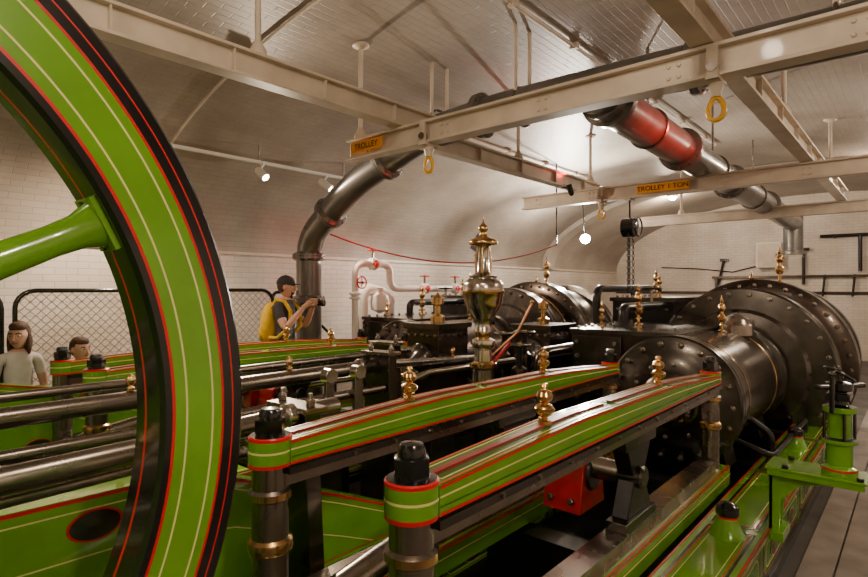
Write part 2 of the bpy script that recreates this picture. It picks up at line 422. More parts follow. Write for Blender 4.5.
# ---------------------------------------------------------------- engine parts
ENG = bpy.data.objects.new('steam_engine', None); bpy.context.scene.collection.objects.link(ENG); ENG.location = (0, 0, ZO)
ENG2 = bpy.data.objects.new('steam_engine.001', None); bpy.context.scene.collection.objects.link(ENG2); ENG2.location = (.2, 3.2, ZO)
YA, YB = 1.13, 1.87
def guide_bar(y):
    b = B(); x0, x1 = 1.2, 4.3; hw = .075; zb = -.665
    def zt(x):
        u = (x - x0) / (x1 - x0); return -.575 - .04 * u + .046 * min(1, math.sin(math.pi * u) * 1.2)
    xs = [x0 + .04 + (x1 - x0 - .08) * i / 28 for i in range(29)]
    vs = []; fs = []
    for x in xs: vs += [(x, y - hw, zb), (x, y - hw, zt(x)), (x, y + hw, zt(x)), (x, y + hw, zb)]
    for i in range(28):
        o = 4 * i
        for k in range(4):
            k2 = (k + 1) % 4; fs.append((o + k, o + k2, o + 4 + k2, o + 4 + k))
    fs.append((0, 3, 2, 1)); fs.append((112, 113, 114, 115))
    b.add(vs, [tuple(reversed(f)) for f in fs], 'green_paint')
    for sy in (-1, 1):
        yy = y + sy * hw; n = (0, sy, 0)
        b.stripe([(x, yy, zt(x) - .006) for x in xs], n, .010, 'red_line')
        b.stripe([(x, yy, zb + .006) for x in xs], n, .010, 'red_line')
        b.stripe([(x, yy, zb + .014 + (zt(x) - zb) * .16) for x in xs], n, .004, 'dark_green')
        b.stripe([(x, yy, zb + .006 + (zt(x) - zb) * .56) for x in xs], n, .006, 'cream_line')
    def top(x, dy): return (x, y + dy, zt(x))
    for dy in (-hw + .007, hw - .007): b.stripe([top(x, dy) for x in xs], (0, 0, 1), .009, 'red_line')
    for seg in ((0, 12), (12, 19), (19, 28)):
        xx = xs[seg[0] + 0: seg[1] + 1]; a = xx[0] + .04; c = xx[-1] - .04
        xx = [a] + [q for q in xx if a < q < c] + [c]
        for i in range(len(xx) - 1):
            b.add([(xx[i], y - .046, zt(xx[i]) + .0012), (xx[i + 1], y - .046, zt(xx[i + 1]) + .0012), (xx[i + 1], y + .046, zt(xx[i + 1]) + .0012), (xx[i], y + .046, zt(xx[i]) + .0012)], [(0, 1, 2, 3)], 'dark_green')
        loop = [top(x, -.048) for x in xx] + [top(x, .048) for x in reversed(xx)]
        b.stripe(loop, (0, 0, 1), .006, 'cream_line', True)
        b.stripe([(p[0], y + (p[1] - y) * .62, p[2]) for p in loop], (0, 0, 1), .004, 'green_paint', True)
        v2 = []; f2 = []
        for x in xx: v2 += [(x, y - .012, zt(x) - .01), (x, y - .012, zt(x) + .010), (x, y + .012, zt(x) + .010), (x, y + .012, zt(x) - .01)]
        for i in range(len(xx) - 1):
            o = 4 * i
            for k in range(3): f2.append((o + k + 4, o + k + 5, o + k + 1, o + k))
        b.add(v2, f2, 'dark_red')
    b.box(x0 + .03, x1 - .03, y - .06, y + .06, -.745, zb - .001, 'steel')
    b.box(x0 + .03, x1 - .03, y - .085, y + .085, -.70, -.672, 'dark_steel')
    for i in range(11): b.lathe((x0 + .35 + i * .24, y - .085, -.686), (0, -1, 0), [(.009, 0), (.009, .008)], 'steel', 6)
    for x, big in ((x0, 1), (x1, .85)):
        r = .068 * big; q = 0 if big == 1 else -.03
        b.lathe((x, y, 0), (0, 0, 1), [(r * 1.15, -1.40, 'steel'), (r * 1.15, -1.34, 'brass'), (r * 1.3, -1.33, 'brass'), (r * 1.3, -1.29, 'steel'), (r, -1.27, 'steel'),
              (r, -1.0, 'brass'), (r * 1.22, -.99, 'brass'), (r * 1.28, -.975, 'brass'), (r * 1.22, -.95, 'brass'), (r * 1.02, -.94, 'steel'),
              (r, -.80, 'brass'), (r * 1.2, -.79, 'brass'), (r * 1.2, -.765, 'steel'), (r, -.755, 'steel'),
              (r, -.67, 'red_line'), (r * 1.2, -.668, 'red_line'), (r * 1.2, -.655, 'green_paint'), (r * 1.2, -.615 + q, 'cream_line'), (r * 1.2, -.607 + q, 'green_paint'), (r * 1.2, -.570 + q, 'red_line'),
              (r * 1.2, -.56 + q, 'red_line'), (r * 1.12, -.555 + q, 'black_paint'), (r * .8, -.553 + q, 'black_paint'), (r * .8, -.54 + q)], 'steel', 40)
        b.lathe((x, y, -.545 + q), (0, 0, 1), [(r * .85, 0), (r * .85, .05), (r * .7, .055)], 'black_paint', 6)
        b.lathe((x, y, -.49 + q), (0, 0, 1), [(r * .62, 0), (r * .62, .02), (r * .5, .035), (0.001, .04)], 'black_paint', 24)
    for x in (1.97, 3.25):
        pr = [(.026, 0), (.026, .012), (.012, .018), (.012, .03), (.030, .042), (.038, .055), (.038, .064), (.030, .074), (.012, .080), (.014, .086), (.028, .096), (.033, .112), (.027, .128), (.012, .136), (.010, .142), (.016, .150), (.012, .160), (.001, .164)]
        z = zt(x) + .008
        b.lathe((x, y, z), (0, 0, 1), [(r * 1.05, h * 1.0) for r, h in pr], 'brass', 24)
        b.cyl((x - .03, y, z + .028), (x + .03, y, z + .028), .005, 'brass', n=8)
        b.ell((x - .033, y, z + .028), (.009,) * 3, 'brass', n=10, k=8)
    return b.build('crosshead_guide_bar', ang=35, parent=ENG)
ga = guide_bar(YA); copy(ga, dy=YB - YA)
copy(ga, parent=ENG2); copy(ga, dy=YB - YA, parent=ENG2)

def rect_loop(x0, x1, z0, z1, y, r=.05, k=5):
    pts = []
    for (cx, cz, a0) in ((x1 - r, z1 - r, 0), (x0 + r, z1 - r, 90), (x0 + r, z0 + r, 180), (x1 - r, z0 + r, 270)):
        for i in range(k + 1):
            a = math.radians(a0 + 90 * i / k); pts.append((cx + r * math.cos(a), y, cz + r * math.sin(a)))
    return pts
def oval(cx, cz, rx, rz, y, n=32):
    return [(cx + rx * math.cos(2 * math.pi * i / n), y, cz + rz * math.sin(2 * math.pi * i / n)) for i in range(n)]
def disc(b, pts, m, nrm, t):
    n = V(nrm) * t; b.add([V(p) + n for p in pts], [tuple(range(len(pts)))], m)
def make_bed():
    b = B(); zt = -1.40
    for (ya, yb_) in ((.68, .98), (2.02, 2.28)):
        b.box(1.0, 8.8, ya, yb_, ZF, zt - .02, 'green_paint')
        b.box(.98, 8.82, ya - .025, yb_ + .025, ZF, ZF + .06, 'black_paint')
        b.box(.99, 8.81, ya - .02, yb_ + .02, zt - .03, zt, 'green_paint')
        for yy, sy in ((ya - .02, -1), (yb_ + .02, 1)):
            b.stripe([(1.0, yy, zt - .006), (8.8, yy, zt - .006)], (0, sy, 0), .010, 'red_line')
        for yy in (ya - .012, yb_ + .012):
            b.stripe([(1.0, yy, zt), (8.8, yy, zt)], (0, 0, 1), .010, 'red_line')
        for i in range(6):
            xa = 1.1 + 1.28 * i
            b.stripe([(xa, ya + .03, zt), (xa + 1.2, ya + .03, zt), (xa + 1.2, yb_ - .03, zt), (xa, yb_ - .03, zt)], (0, 0, 1), .014, 'black_paint', True, .0015)
            b.stripe([(xa + .016, ya + .046, zt), (xa + 1.184, ya + .046, zt), (xa + 1.184, yb_ - .046, zt), (xa + .016, yb_ - .046, zt)], (0, 0, 1), .007, 'red_line', True)
            b.stripe([(xa + .04, ya + .07, zt), (xa + 1.16, ya + .07, zt), (xa + 1.16, yb_ - .07, zt), (xa + .04, yb_ - .07, zt)], (0, 0, 1), .005, 'cream_line', True)
            for yy, sy in ((ya, -1), (yb_, 1)):
                b.stripe(rect_loop(xa, xa + 1.18, ZF + .08, zt - .045, yy), (0, sy, 0), .022, 'black_paint', True, .002)
                b.stripe(rect_loop(xa + .017, xa + 1.163, ZF + .097, zt - .062, yy), (0, sy, 0), .007, 'red_line', True, .003)
                b.stripe(rect_loop(xa + .05, xa + 1.13, ZF + .125, zt - .09, yy), (0, sy, 0), .006, 'cream_line', True, .003)
                for cx in (xa + .3, xa + .88):
                    disc(b, oval(cx, -1.57, .10, .055, yy), 'cream_line', (0, sy, 0), .004)
                    disc(b, oval(cx, -1.57, .092, .048, yy), 'purple', (0, sy, 0), .006)
                    disc(b, oval(cx, -1.57, .04, .02, yy), 'green_paint', (0, sy, 0), .008)
        for cx in (1.4, 3.50, 5.8):
            cy = (ya + yb_) / 2
            b.lathe((cx, cy, zt), (0, 0, 1), [(.10, 0, 'green_paint'), (.088, .015, 'green_paint'), (.055, .10, 'red_line'), (.055, .112, 'black_paint'), (.062, .12, 'black_paint'), (.062, .155, 'black_paint'), (.04, .18, 'black_paint'), (.001, .19)], 'green_paint', 28)
    b.box(1.0, 8.8, .98, 2.02, ZF, ZF + .1, 'black_iron')
    for x in (1.1, 2.9, 4.35, 5.2, 6.5, 7.6, 8.6): b.box(x - .08, x + .08, .98, 2.02, ZF + .1, zt - .035, 'black_iron')
    for y in (YA, YB):
        b.box(1.05, 4.45, y - .09, y + .09, -1.41, -1.28, 'green_paint')
        b.box(1.3, 4.2, y - .06, y + .06, -1.28, -1.20, 'steel')
        for sy in (-1, 1):
            b.stripe([(1.05, y + sy * .09, -1.288), (4.45, y + sy * .09, -1.288)], (0, sy, 0), .012, 'red_line')
            b.stripe([(1.05, y + sy * .09, -1.335), (4.45, y + sy * .09, -1.335)], (0, sy, 0), .007, 'cream_line')
            b.stripe([(1.05, y + sy * .08, -1.28), (4.45, y + sy * .08, -1.28)], (0, 0, 1), .01, 'red_line')
    yy = 2.30
    poly = [(-1.4, ZF), (3.0, ZF), (3.0, -1.42), (2.5, -1.34), (1.9, -1.08), (1.3, -.84), (.9, -.76), (-1.4, -.72)]
    b.prism_xz(poly, yy, yy + .12, 'green_paint')
    up = [(-1.4, -.72), (.9, -.76), (1.3, -.84), (1.9, -1.08), (2.5, -1.34), (3.0, -1.42)]
    for off, w, m in ((.01, .014, 'red_line'), (.05, .006, 'cream_line'), (.22, .006, 'cream_line')):
        b.stripe([(p[0], yy, p[1] - off) for p in up], (0, -1, 0), w, m)
    for cx, cz in ((.74, -.87), (-.3, -.9), (.15, -1.3), (1.15, -1.3)):
        disc(b, oval(cx, cz, .095, .060, yy), 'red_line', (0, -1, 0), .003); disc(b, oval(cx, cz, .085, .052, yy), 'black_paint', (0, -1, 0), .005)
    return b.build('engine_bed', ang=35, parent=ENG)
bed = make_bed(); copy(bed, parent=ENG2)

def make_crosshead():
    b = B(); x = 2.86; z = -.965
    for y in (YA, YB):
        b.box(x - .2, x + .2, y - .055, y + .055, -1.2, -1.15, 'dark_steel')
        b.box(x - .2, x + .2, y - .055, y + .055, -.80, -.745, 'dark_steel')
        b.prism_xz([(x - .14, -1.15), (x + .18, -1.15), (x + .07, -.97), (x + .18, -.80), (x - .14, -.80), (x - .05, -.97)], y - .035, y + .05, 'black_iron')
        b.lathe((x, y - .07, z), (0, 1, 0), [(.05, 0), (.06, .01), (.06, .13), (.05, .14)], 'dark_steel', 28)
    b.cyl((x, YA, z), (x, YB, z), .06, 'steel', n=28)
    b.prism_xz([(x - .16, z - .22), (x + .14, z - .22), (x + .10, z + .02), (x - .02, z + .08), (x - .12, z + .02)], 1.34, 1.56, 'dark_red')
    b.lathe((x - .02, 1.32, z - .04), (0, 1, 0), [(.075, 0), (.08, .01), (.08, .24), (.075, .25)], 'black_iron', 24)
    for q in (1.39, 1.51): b.lathe((x - .15, q, z - .16), (-1, 0, .2), [(.018, 0), (.018, .03)], 'steel', 6)
    b.lathe((x + .12, 1.5, z), (1, 0, 0), [(.09, 0), (.09, .12), (.05, .16), (.05, 1.72)], 'bright_steel', 28)
    b.box(x - .18, x + .1, 1.62, 1.75, z - .18, z + .10, 'dark_red')
    b.tube([(x - .1, 1.69, z), (1.6, 1.69, z - .16), (.3, 1.69, z - .38), (-.25, 1.69, z - .47)], [.045, .06, .06, .05], 'steel', 20)
    b.lathe((-.25, 1.63, z - .47), (0, 1, 0), [(.13, 0), (.13, .12)], 'steel', 28)
    return b.build('crosshead', .004, parent=ENG)
ch = make_crosshead(); copy(ch, parent=ENG2)

def make_cyl():
    b = B(); z = -.89; y = 1.5
    prof = [(.10, 4.40, 'brass'), (.14, 4.40, 'brass'), (.14, 4.43, 'dark_steel'), (.11, 4.44, 'dark_steel'), (.11, 4.50, 'dark_steel'), (.20, 4.52, 'dark_steel'), (.22, 4.54, 'dark_steel'), (.22, 4.56, 'dark_steel'), (.36, 4.57, 'dark_steel'), (.38, 4.585, 'dark_steel'),
            (.50, 4.60, 'dark_steel'), (.515, 4.615, 'dark_steel'), (.515, 4.665, 'black_iron'), (.50, 4.67, 'black_iron'), (.50, 4.675, 'dark_steel'), (.515, 4.68, 'dark_steel'), (.515, 4.73, 'dark_steel'), (.475, 4.74, 'clad_iron'),
            (.475, 5.0, 'dark_steel'), (.479, 5.002, 'brass'), (.479, 5.02, 'clad_iron'), (.475, 5.022, 'clad_iron'), (.475, 6.1, 'brass'), (.479, 6.102, 'brass'), (.479, 6.12, 'clad_iron'), (.475, 6.122, 'clad_iron'), (.475, 6.35, 'dark_steel'), (.515, 6.36, 'dark_steel'), (.515, 6.45, 'dark_steel'), (.30, 6.47, 'dark_steel'), (.30, 6.75)]
    b.lathe((0, y, z), (1, 0, 0), prof, 'clad_iron', 72)
    b.bolts((4.60, y, z), (-1, 0, 0), .45, 18, .024, .045, 'steel')
    b.bolts((4.57, y, z), (-1, 0, 0), .29, 10, .018, .03, 'steel', .2)
    b.bolts((4.52, y, z), (-1, 0, 0), .165, 6, .018, .06, 'brass', .2)
    R = .90
    prof = [(.30, 6.70), (.32, 6.72), (R * .7, 6.76), (R * .74, 6.80), (R - .02, 6.82, 'dark_steel'), (R, 6.84, 'dark_steel'), (R, 6.91, 'black_iron'), (R - .02, 6.915, 'black_iron'), (R - .02, 6.925, 'dark_steel'), (R, 6.93, 'dark_steel'), (R, 7.0, 'dark_steel'), (R - .06, 7.02, 'clad_iron'),
            (R - .06, 7.3, 'brass'), (R - .055, 7.302, 'brass'), (R - .055, 7.33, 'clad_iron'), (R - .06, 7.332, 'clad_iron'), (R - .06, 7.55, 'clad_iron'), (R + .08, 7.57, 'dark_steel'), (R + .10, 7.58, 'dark_steel'), (R + .10, 7.68, 'black_iron'), (R + .085, 7.69, 'black_iron'), (R + .085, 7.70, 'dark_steel'), (R + .10, 7.71, 'dark_steel'), (R + .10, 7.80, 'clad_iron'), (R - .03, 7.82, 'clad_iron'), (R - .03, 8.6, 'dark_steel'), (R + .05, 8.61, 'dark_steel'), (R + .05, 8.75, 'dark_steel'), (R - .1, 8.78, 'dark_steel'), (.2, 8.79, 'dark_steel')]
    b.lathe((0, y, z), (1, 0, 0), prof, 'dark_steel', 80)
    b.bolts((6.82, y, z), (-1, 0, 0), R - .07, 26, .026, .05, 'steel')
    b.bolts((7.572, y, z), (-1, 0, 0), R + .03, 36, .026, .045, 'steel')
    b.box(4.92, 6.35, 1.55, 2.52, -1.38, -.39, 'clad_iron')
    b.box(4.90, 6.37, 1.53, 2.54, -.42, -.38, 'dark_steel')
    b.box(4.885, 4.92, 2.03, 2.50, -1.2, -.44, 'dark_steel')
    for i in range(6):
        for yy in (2.08, 2.45): b.lathe((4.885, yy, -.5 - i * .13), (-1, 0, 0), [(.02, 0), (.02, .025)], 'steel', 6)
    for i in range(10): b.lathe((5.0 + i * .145, 2.49, -.38), (0, 0, 1), [(.018, 0), (.018, .022)], 'steel', 6)
    b.box(6.85, 8.3, 2.2, 2.95, ZF + .01, -.12, 'black_iron'); b.box(6.82, 8.33, 2.17, 2.98, -.16, -.11, 'dark_steel')
    for i in range(9): b.lathe((6.95 + i * .16, 2.93, -.11), (0, 0, 1), [(.018, 0), (.018, .022)], 'steel', 6)
    for i in range(5): b.lathe((6.85, 2.28 + i * .15, -.25), (-1, 0, 0), [(.02, 0), (.02, .025)], 'steel', 6)
    b.lathe((6.15, 1.38, -.46), (0, 0, 1), [(.15, 0), (.15, .1), (.135, .12), (.12, .16), (.06, .20), (.02, .215), (.001, .22)], 'steel', 32)
    b.tube(smooth_path([(5.6, 2.3, -.4), (5.6, 2.3, -.2), (6.6, 2.3, -.2), (7.3, 2.3, -.2)], .12), .05, 'black_iron', 16)
    b.cyl((6.4, 2.3, -.2), (6.4, 2.3, .0), .018, 'steel', n=10); b.handwheel((6.4, 2.3, .0), (0, 0, 1), .10, 'black_paint')
    for x0, x1, w in ((4.8, 5.1, .36), (6.0, 6.3, .36), (7.0, 7.35, .5), (7.9, 8.2, .5)):
        b.prism_yz([(y - w, -1.42), (y + w, -1.42), (y + w * .8, -1.1), (y - w * .8, -1.1)], x0, x1, 'black_iron')
    b.tube(smooth_path([(4.9, 1.1, -1.2), (4.9, .85, -1.28), (6.5, .85, -1.28), (6.5, .85, -1.4)], .08), .025, 'black_iron', 12)
    b.tube(smooth_path([(5.3, 1.08, -1.1), (5.3, .93, -1.2), (5.3, .93, -1.42)], .06), .03, 'black_iron', 12)
    def fin(x, yy, zz, s):
        pr = [(.04, 0), (.04, .02), (.015, .03), (.015, .1), (.03, .11), (.045, .14), (.045, .17), (.02, .2), (.02, .23), (.038, .25), (.042, .28), (.03, .31), (.012, .325), (.02, .345), (.02, .36), (.008, .375), (.004, .42)]
        b.lathe((x, yy, zz), (0, 0, 1), [(r * s, h * s) for r, h in pr], 'brass', 20)
        b.cyl((x - .06 * s, yy, zz + .07 * s), (x + .06 * s, yy, zz + .07 * s), .01 * s, 'brass', n=8)
    fin(5.9, 1.45, -.42, .85); fin(5.75, 2.2, -.38, 1.05); fin(7.62, 1.25, .06, 1.05); fin(7.4, 2.6, -.11, .9)
    fin(7.9, 1.6, -.03, .6); fin(6.95, 2.4, -.11, .7); fin(5.2, 2.35, -.38, .6)
    return b.build('steam_cylinder', .004, ang=35, parent=ENG)
sc = make_cyl(); copy(sc, parent=ENG2)

# ---------------------------------------------------------------- rods of valve gear
def make_valve_gear():
    b = B()
    for (y, za, zb, xa, xb, r) in ((2.16, -.63, -.575, -.9, 1.75, .045), (2.24, -.72, -.66, -.9, 1.6, .025), (3.2, -.60, -.60, -.6, 3.1, .05), (3.02, -.74, -.74, -.6, 2.9, .032), (3.42, -.54, -.54, -.3, 3.6, .025), (2.7, -.86, -.86, -.6, 2.2, .04)):
        b.cyl((xa, y, za), (xb, y, zb), r, 'steel', n=24)
        for q in (xa + .9, xb - .3):
            zq = za + (zb - za) * (q - xa) / (xb - xa)
            b.lathe((q, y, zq), (1, 0, 0), [(r, 0), (r * 1.35, .01), (r * 1.35, .05), (r, .06)], 'bright_steel', 24)
    b.cyl((3.1, 3.2, -.60), (4.7, 3.3, -.70), .035, 'steel')
    for x, y, zt_ in ((1.55, 2.2, -.56), (2.95, 3.1, -.5), (3.3, 3.4, -.47)):
        b.prism_yz([(y - .2, ZF), (y + .2, ZF), (y + .13, zt_ - .25), (y + .13, zt_), (y - .13, zt_), (y - .13, zt_ - .25)], x - .04, x + .04, 'dark_steel')
        b.box(x - .06, x + .06, y - .16, y + .16, zt_, zt_ + .025, 'steel')
        for sy in (-.11, .11): b.lathe((x, y + sy, zt_ + .025), (0, 0, 1), [(.022, 0), (.022, .03), (.012, .035), (.012, .06)], 'steel', 6)
    for x, y, z, r in ((1.9, 2.62, -1.05, .22), (2.15, 2.85, -1.1, .18), (2.9, 2.7, -1.15, .2), (3.6, 2.75, -1.0, .16), (.9, 2.9, -1.1, .22), (.75, 3.15, -1.0, .18)):
        b.lathe((x, y, z), (0, 1, 0), [(r * .4, 0), (r * .9, .0, 'dark_steel'), (r, .01, 'dark_steel'), (r, .09), (r * .9, .1), (r * .4, .1)], 'steel', 40)
        b.bolts((x, y, z), (0, -1, 0), r * .7, 8, .015, .02, 'steel')
    b.cyl((.8, 2.45, -1.06), (.8, 3.6, -1.06), .05, 'dark_steel')
    b.cyl((1.9, 2.5, -1.08), (1.9, 3.7, -1.08), .05, 'dark_steel'); b.cyl((2.9, 2.5, -1.12), (2.9, 3.7, -1.12), .05, 'dark_steel')
    for x in (.8, 1.9, 2.9):
        b.box(x - .12, x + .12, 3.55, 3.7, ZF, -1.0, 'black_iron'); b.box(x - .12, x + .12, 2.44, 2.52, ZF, -1.0, 'black_iron')
    b.box(3.2, 4.6, 2.9, 3.22, ZF, -1.25, 'black_iron'); b.box(3.4, 4.4, 2.95, 3.18, -1.25, -.95, 'clad_iron')
    b.tube([(2.1, 2.75, -1.1), (2.6, 2.62, -.95), (3.4, 2.56, -.9), (4.9, 2.6, -.9)], .03, 'steel', 14)
    b.tube([(3.3, 3.45, -.9), (3.6, 3.2, -.72), (4.8, 3.1, -.72)], .025, 'bright_steel', 14)
    for x, y, z in ((1.2, 3.2, -.55), (2.2, 3.2, -.55), (.3, 2.16, -.58), (4.0, 3.25, -.63)):
        b.lathe((x, y, z), (0, 0, 1), [(.02, 0), (.02, .02), (.01, .025), (.022, .04), (.026, .06), (.018, .08), (.004, .09)], 'brass', 16)
    # rocking levers, stop valves and pipe runs between the two engines
    for x, y, zt_ in ((4.75, 2.95, -.45), (5.0, 3.35, -.5), (4.5, 2.85, -.55)):
        b.cyl((x, y, ZF), (x, y, zt_), .03, 'black_iron', n=12)
        b.handwheel((x, y, zt_ + .02), (0, 0, 1), .10, 'dark_steel', 'brass')
        b.lathe((x, y, zt_ - .35), (0, 0, 1), [(.03, 0), (.07, .03), (.08, .09), (.07, .15), (.03, .18)], 'clad_iron', 20)
    b.tube(smooth_path([(4.7, 2.75, -1.5), (4.7, 2.75, -.62), (5.6, 2.75, -.62), (6.8, 2.75, -.62)], .14), .055, 'clad_iron', 16)
    b.tube(smooth_path([(6.6, 3.05, ZF), (6.6, 3.05, .0), (7.0, 3.05, .0), (8.4, 3.05, .0)], .14), .05, 'black_iron', 16)
    for x in (2.35, 2.6):
        b.prism_xz([(x - .05, -1.2), (x + .05, -1.2), (x + .03, -.55), (x - .03, -.55)], 2.95, 2.98, 'steel')
        b.lathe((x, 2.93, -.58), (0, 1, 0), [(.05, 0), (.05, .07)], 'bright_steel', 20)
    return b.build('valve_gear', .003, parent=ENG)
make_valve_gear()

def make_pump(x, y, zt_=-.42, w=.28, d=.24):
    b = B()
    b.box(x - w - .05, x + w + .05, y - d - .03, y + d + .03, ZF, -1.2, 'black_iron')
    b.box(x - w, x + w, y - d, y + d, -1.2, zt_ - .03, 'clad_iron'); b.box(x - w - .03, x + w + .03, y - d - .03, y + d + .03, zt_ - .05, zt_, 'dark_steel')
    for i in range(5):
        b.lathe((x - w, y - d * .8 + i * d * .4, zt_ - .11), (-1, 0, 0), [(.016, 0), (.016, .02)], 'steel', 6)
        b.lathe((x - w * .85 + i * w * .42, y - d, zt_ - .11), (0, -1, 0), [(.016, 0), (.016, .02)], 'steel', 6)
    b.lathe((x - w, y, zt_ - .36), (-1, 0, 0), [(d * .85, 0), (d * .85, .05), (d * .6, .06), (.08, .1), (.04, .16)], 'dark_steel', 32)
    b.bolts((x - w - .05, y, zt_ - .36), (-1, 0, 0), d * .72, 10, .014, .02, 'steel')
    b.lathe((x, y, zt_), (0, 0, 1), [(.07, 0), (.07, .06), (.03, .08), (.03, .16), (.06, .18), (.06, .24), (.02, .27), (.001, .3)], 'brass', 24)
    return b.build('feed_pump', .004)
make_pump(5.9, 3.4); make_pump(4.15, 3.56, -.33, .22, .2)

# ---------------------------------------------------------------- governor
b = B(); gx, gy = 3.72, 2.70
pr = [(.13, -1.75, 'black_iron'), (.13, -1.70, 'black_iron'), (.08, -1.66, 'black_iron'), (.07, -.9, 'black_iron'), (.13, -.88, 'steel'), (.13, -.83, 'steel'), (.095, -.81, 'steel'), (.085, -.66, 'steel'), (.11, -.64, 'brass'), (.11, -.61, 'brass'), (.075, -.59, 'bright_steel'), (.07, -.50, 'bright_steel'), (.095, -.48, 'bright_steel'), (.10, -.45, 'bright_steel'), (.095, -.42, 'bright_steel'), (.055, -.40, 'brass'),
      (.055, -.37, 'brass'), (.075, -.35, 'bright_steel'), (.07, -.32, 'bright_steel'), (.06, -.29, 'bright_steel'), (.085, -.24, 'bright_steel'), (.125, -.18, 'bright_steel'), (.155, -.11, 'bright_steel'), (.165, -.05, 'brass'), (.175, -.04, 'brass'), (.175, -.015, 'bright_steel'), (.165, -.01, 'bright_steel'), (.165, .03, 'bright_steel'), (.15, .06, 'bright_steel'), (.11, .085, 'bright_steel'), (.115, .10, 'bright_steel'), (.07, .12, 'bright_steel'),
      (.05, .14, 'bright_steel'), (.045, .24, 'bright_steel'), (.038, .33, 'bright_steel'), (.05, .345, 'brass'), (.115, .36, 'brass'), (.12, .375, 'brass'), (.11, .395, 'brass'), (.05, .42, 'brass'), (.028, .44, 'brass'), (.028, .46, 'brass'), (.042, .48, 'brass'), (.042, .50, 'brass'), (.02, .525, 'brass'), (.008, .54, 'brass'), (.004, .58, 'brass')]
b.lathe((gx, gy, 0), (0, 0, 1), pr, 'bright_steel', 40)
for k in range(4):
    a = k * math.pi / 2 + .5; b.tube([(gx + .045 * math.cos(a), gy + .045 * math.sin(a), .34), (gx + .065 * math.cos(a), gy + .065 * math.sin(a), .24), (gx + .06 * math.cos(a), gy + .06 * math.sin(a), .11)], .007, 'brass', 8)
b.tube([(gx + .02, gy - .05, -.56), (gx + .2, gy - .2, -.36), (gx + .30, gy - .28, -.12)], .010, 'copper', 10)
b.tube([(gx + .05, gy - .05, -.62), (gx + .16, gy - .16, -.44)], .016, 'dark_red', 10)
b.ell((gx + .30, gy - .28, -.11), (.018,) * 3, 'brass', n=12, k=8)
b.build('engine_governor', ang=50)

# ---------------------------------------------------------------- lubricator on the right
b = B(); lx, ly = 3.72, .34
b.box(lx - .03, lx + .20, ly - .12, ly + .33, -1.07, -1.03, 'green_paint')
b.box(lx - .04, lx + .21, ly - .13, ly + .34, -1.035, -1.02, 'green_paint')
for xx in (lx + .03, lx + .14):
    b.prism_yz([(ly + .33, -1.40), (ly + .33, -1.07), (ly - .02, -1.07), (ly + .18, -1.12), (ly + .27, -1.22), (ly + .28, -1.40)], xx, xx + .022, 'green_paint')
b.box(lx + .03, lx + .16, ly + .31, ly + .33, -1.40, -1.06, 'green_paint')
b.box(lx - .01, lx + .20, ly + .25, ly + .319, -1.45, -1.395, 'green_paint')
b.lathe((lx + .09, ly, 0), (0, 0, 1), [(.085, -1.03, 'green_paint'), (.085, -1.0, 'red_line'), (.088, -.995, 'red_line'), (.088, -.985, 'green_paint'), (.062, -.975, 'green_paint'), (.062, -.86, 'green_paint'), (.085, -.85, 'green_paint'), (.085, -.83, 'black_iron'), (.055, -.82, 'green_paint'), (.055, -.69, 'green_paint'), (.08, -.68, 'green_paint'), (.08, -.65, 'black_paint'), (.045, -.64, 'black_paint'), (.035, -.57, 'black_paint'), (.065, -.56, 'black_paint'), (.065, -.52, 'black_paint'), (.02, -.51, 'dark_steel'), (.02, -.46, 'dark_steel')], 'green_paint', 32)
for k in range(4):
    a = k * math.pi / 2 + .4; b.cyl((lx + .09 + .072 * math.cos(a), ly + .072 * math.sin(a), -.85), (lx + .09 + .072 * math.cos(a), ly + .072 * math.sin(a), -.66), .008, 'dark_steel', n=8)
b.cyl((lx - .05, ly + .09, -.54), (lx + .21, ly - .1, -.54), .015, 'black_paint')
b.box(lx + .0, lx + .18, ly - .055, ly + .055, -.61, -.575, 'black_paint')
b.torus((lx + .09, ly, -.475), (.3, -.5, 1), .075, .009, 'black_paint')
for sx in (-.05, .21): b.cyl((lx + sx, ly + .02, -.67), (lx + sx, ly + .02, -.47), .013, 'black_paint', n=10); b.ell((lx + sx, ly + .02, -.46), (.018,) * 3, 'dark_steel', n=10, k=8)
for sx, sy in ((-.02, .24), (.19, .24), (-.02, -.1)): b.lathe((lx + sx, ly + sy, -1.02), (0, 0, 1), [(.018, 0), (.018, .02)], 'black_paint', 6)
b.build('mechanical_lubricator', .003)

b = B()
for i in range(7): b.box(1.2, 12, -.68 + i * .18, -.68 + i * .18 + .17, ZF, ZF + .03, 'floor_plank')
b.build('boardwalk', .004)

# ---------------------------------------------------------------- white valves and pipes on far side
b = B()
def wv(p, ax):
    p = V(p); a = V(ax); b.lathe(p - a * .05, ax, [(.045, 0), (.085, .01), (.085, .03), (.06, .04), (.06, .06), (.085, .07), (.085, .09), (.045, .1)], 'white_paint', 20)
b.tube(smooth_path([(5.0, 5.75, ZF), (5.0, 5.75, .34), (5.65, 5.75, .34), (5.65, 5.75, .0), (6.1, 5.75, .0), (8.2, 5.85, .0)], .16), .05, 'white_paint', 16)
b.tube(smooth_path([(5.25, 5.9, ZF), (5.25, 5.9, .02), (5.8, 5.9, -.1), (5.8, 5.9, ZF)], .2), .085, 'white_paint', 18)
b.lathe((5.5, 5.8, -.35), (0, 0, 1), [(.02, 0), (.12, .05), (.14, .15), (.12, .25), (.05, .30), (.05, .36)], 'white_paint', 24)
for p, ax in (((5.0, 5.75, -.1), (0, 0, 1)), ((5.32, 5.75, .34), (1, 0, 0)), ((6.4, 5.755, .0), (1, 0, 0)), ((7.2, 5.8, .0), (1, 0, 0))): wv(p, ax)
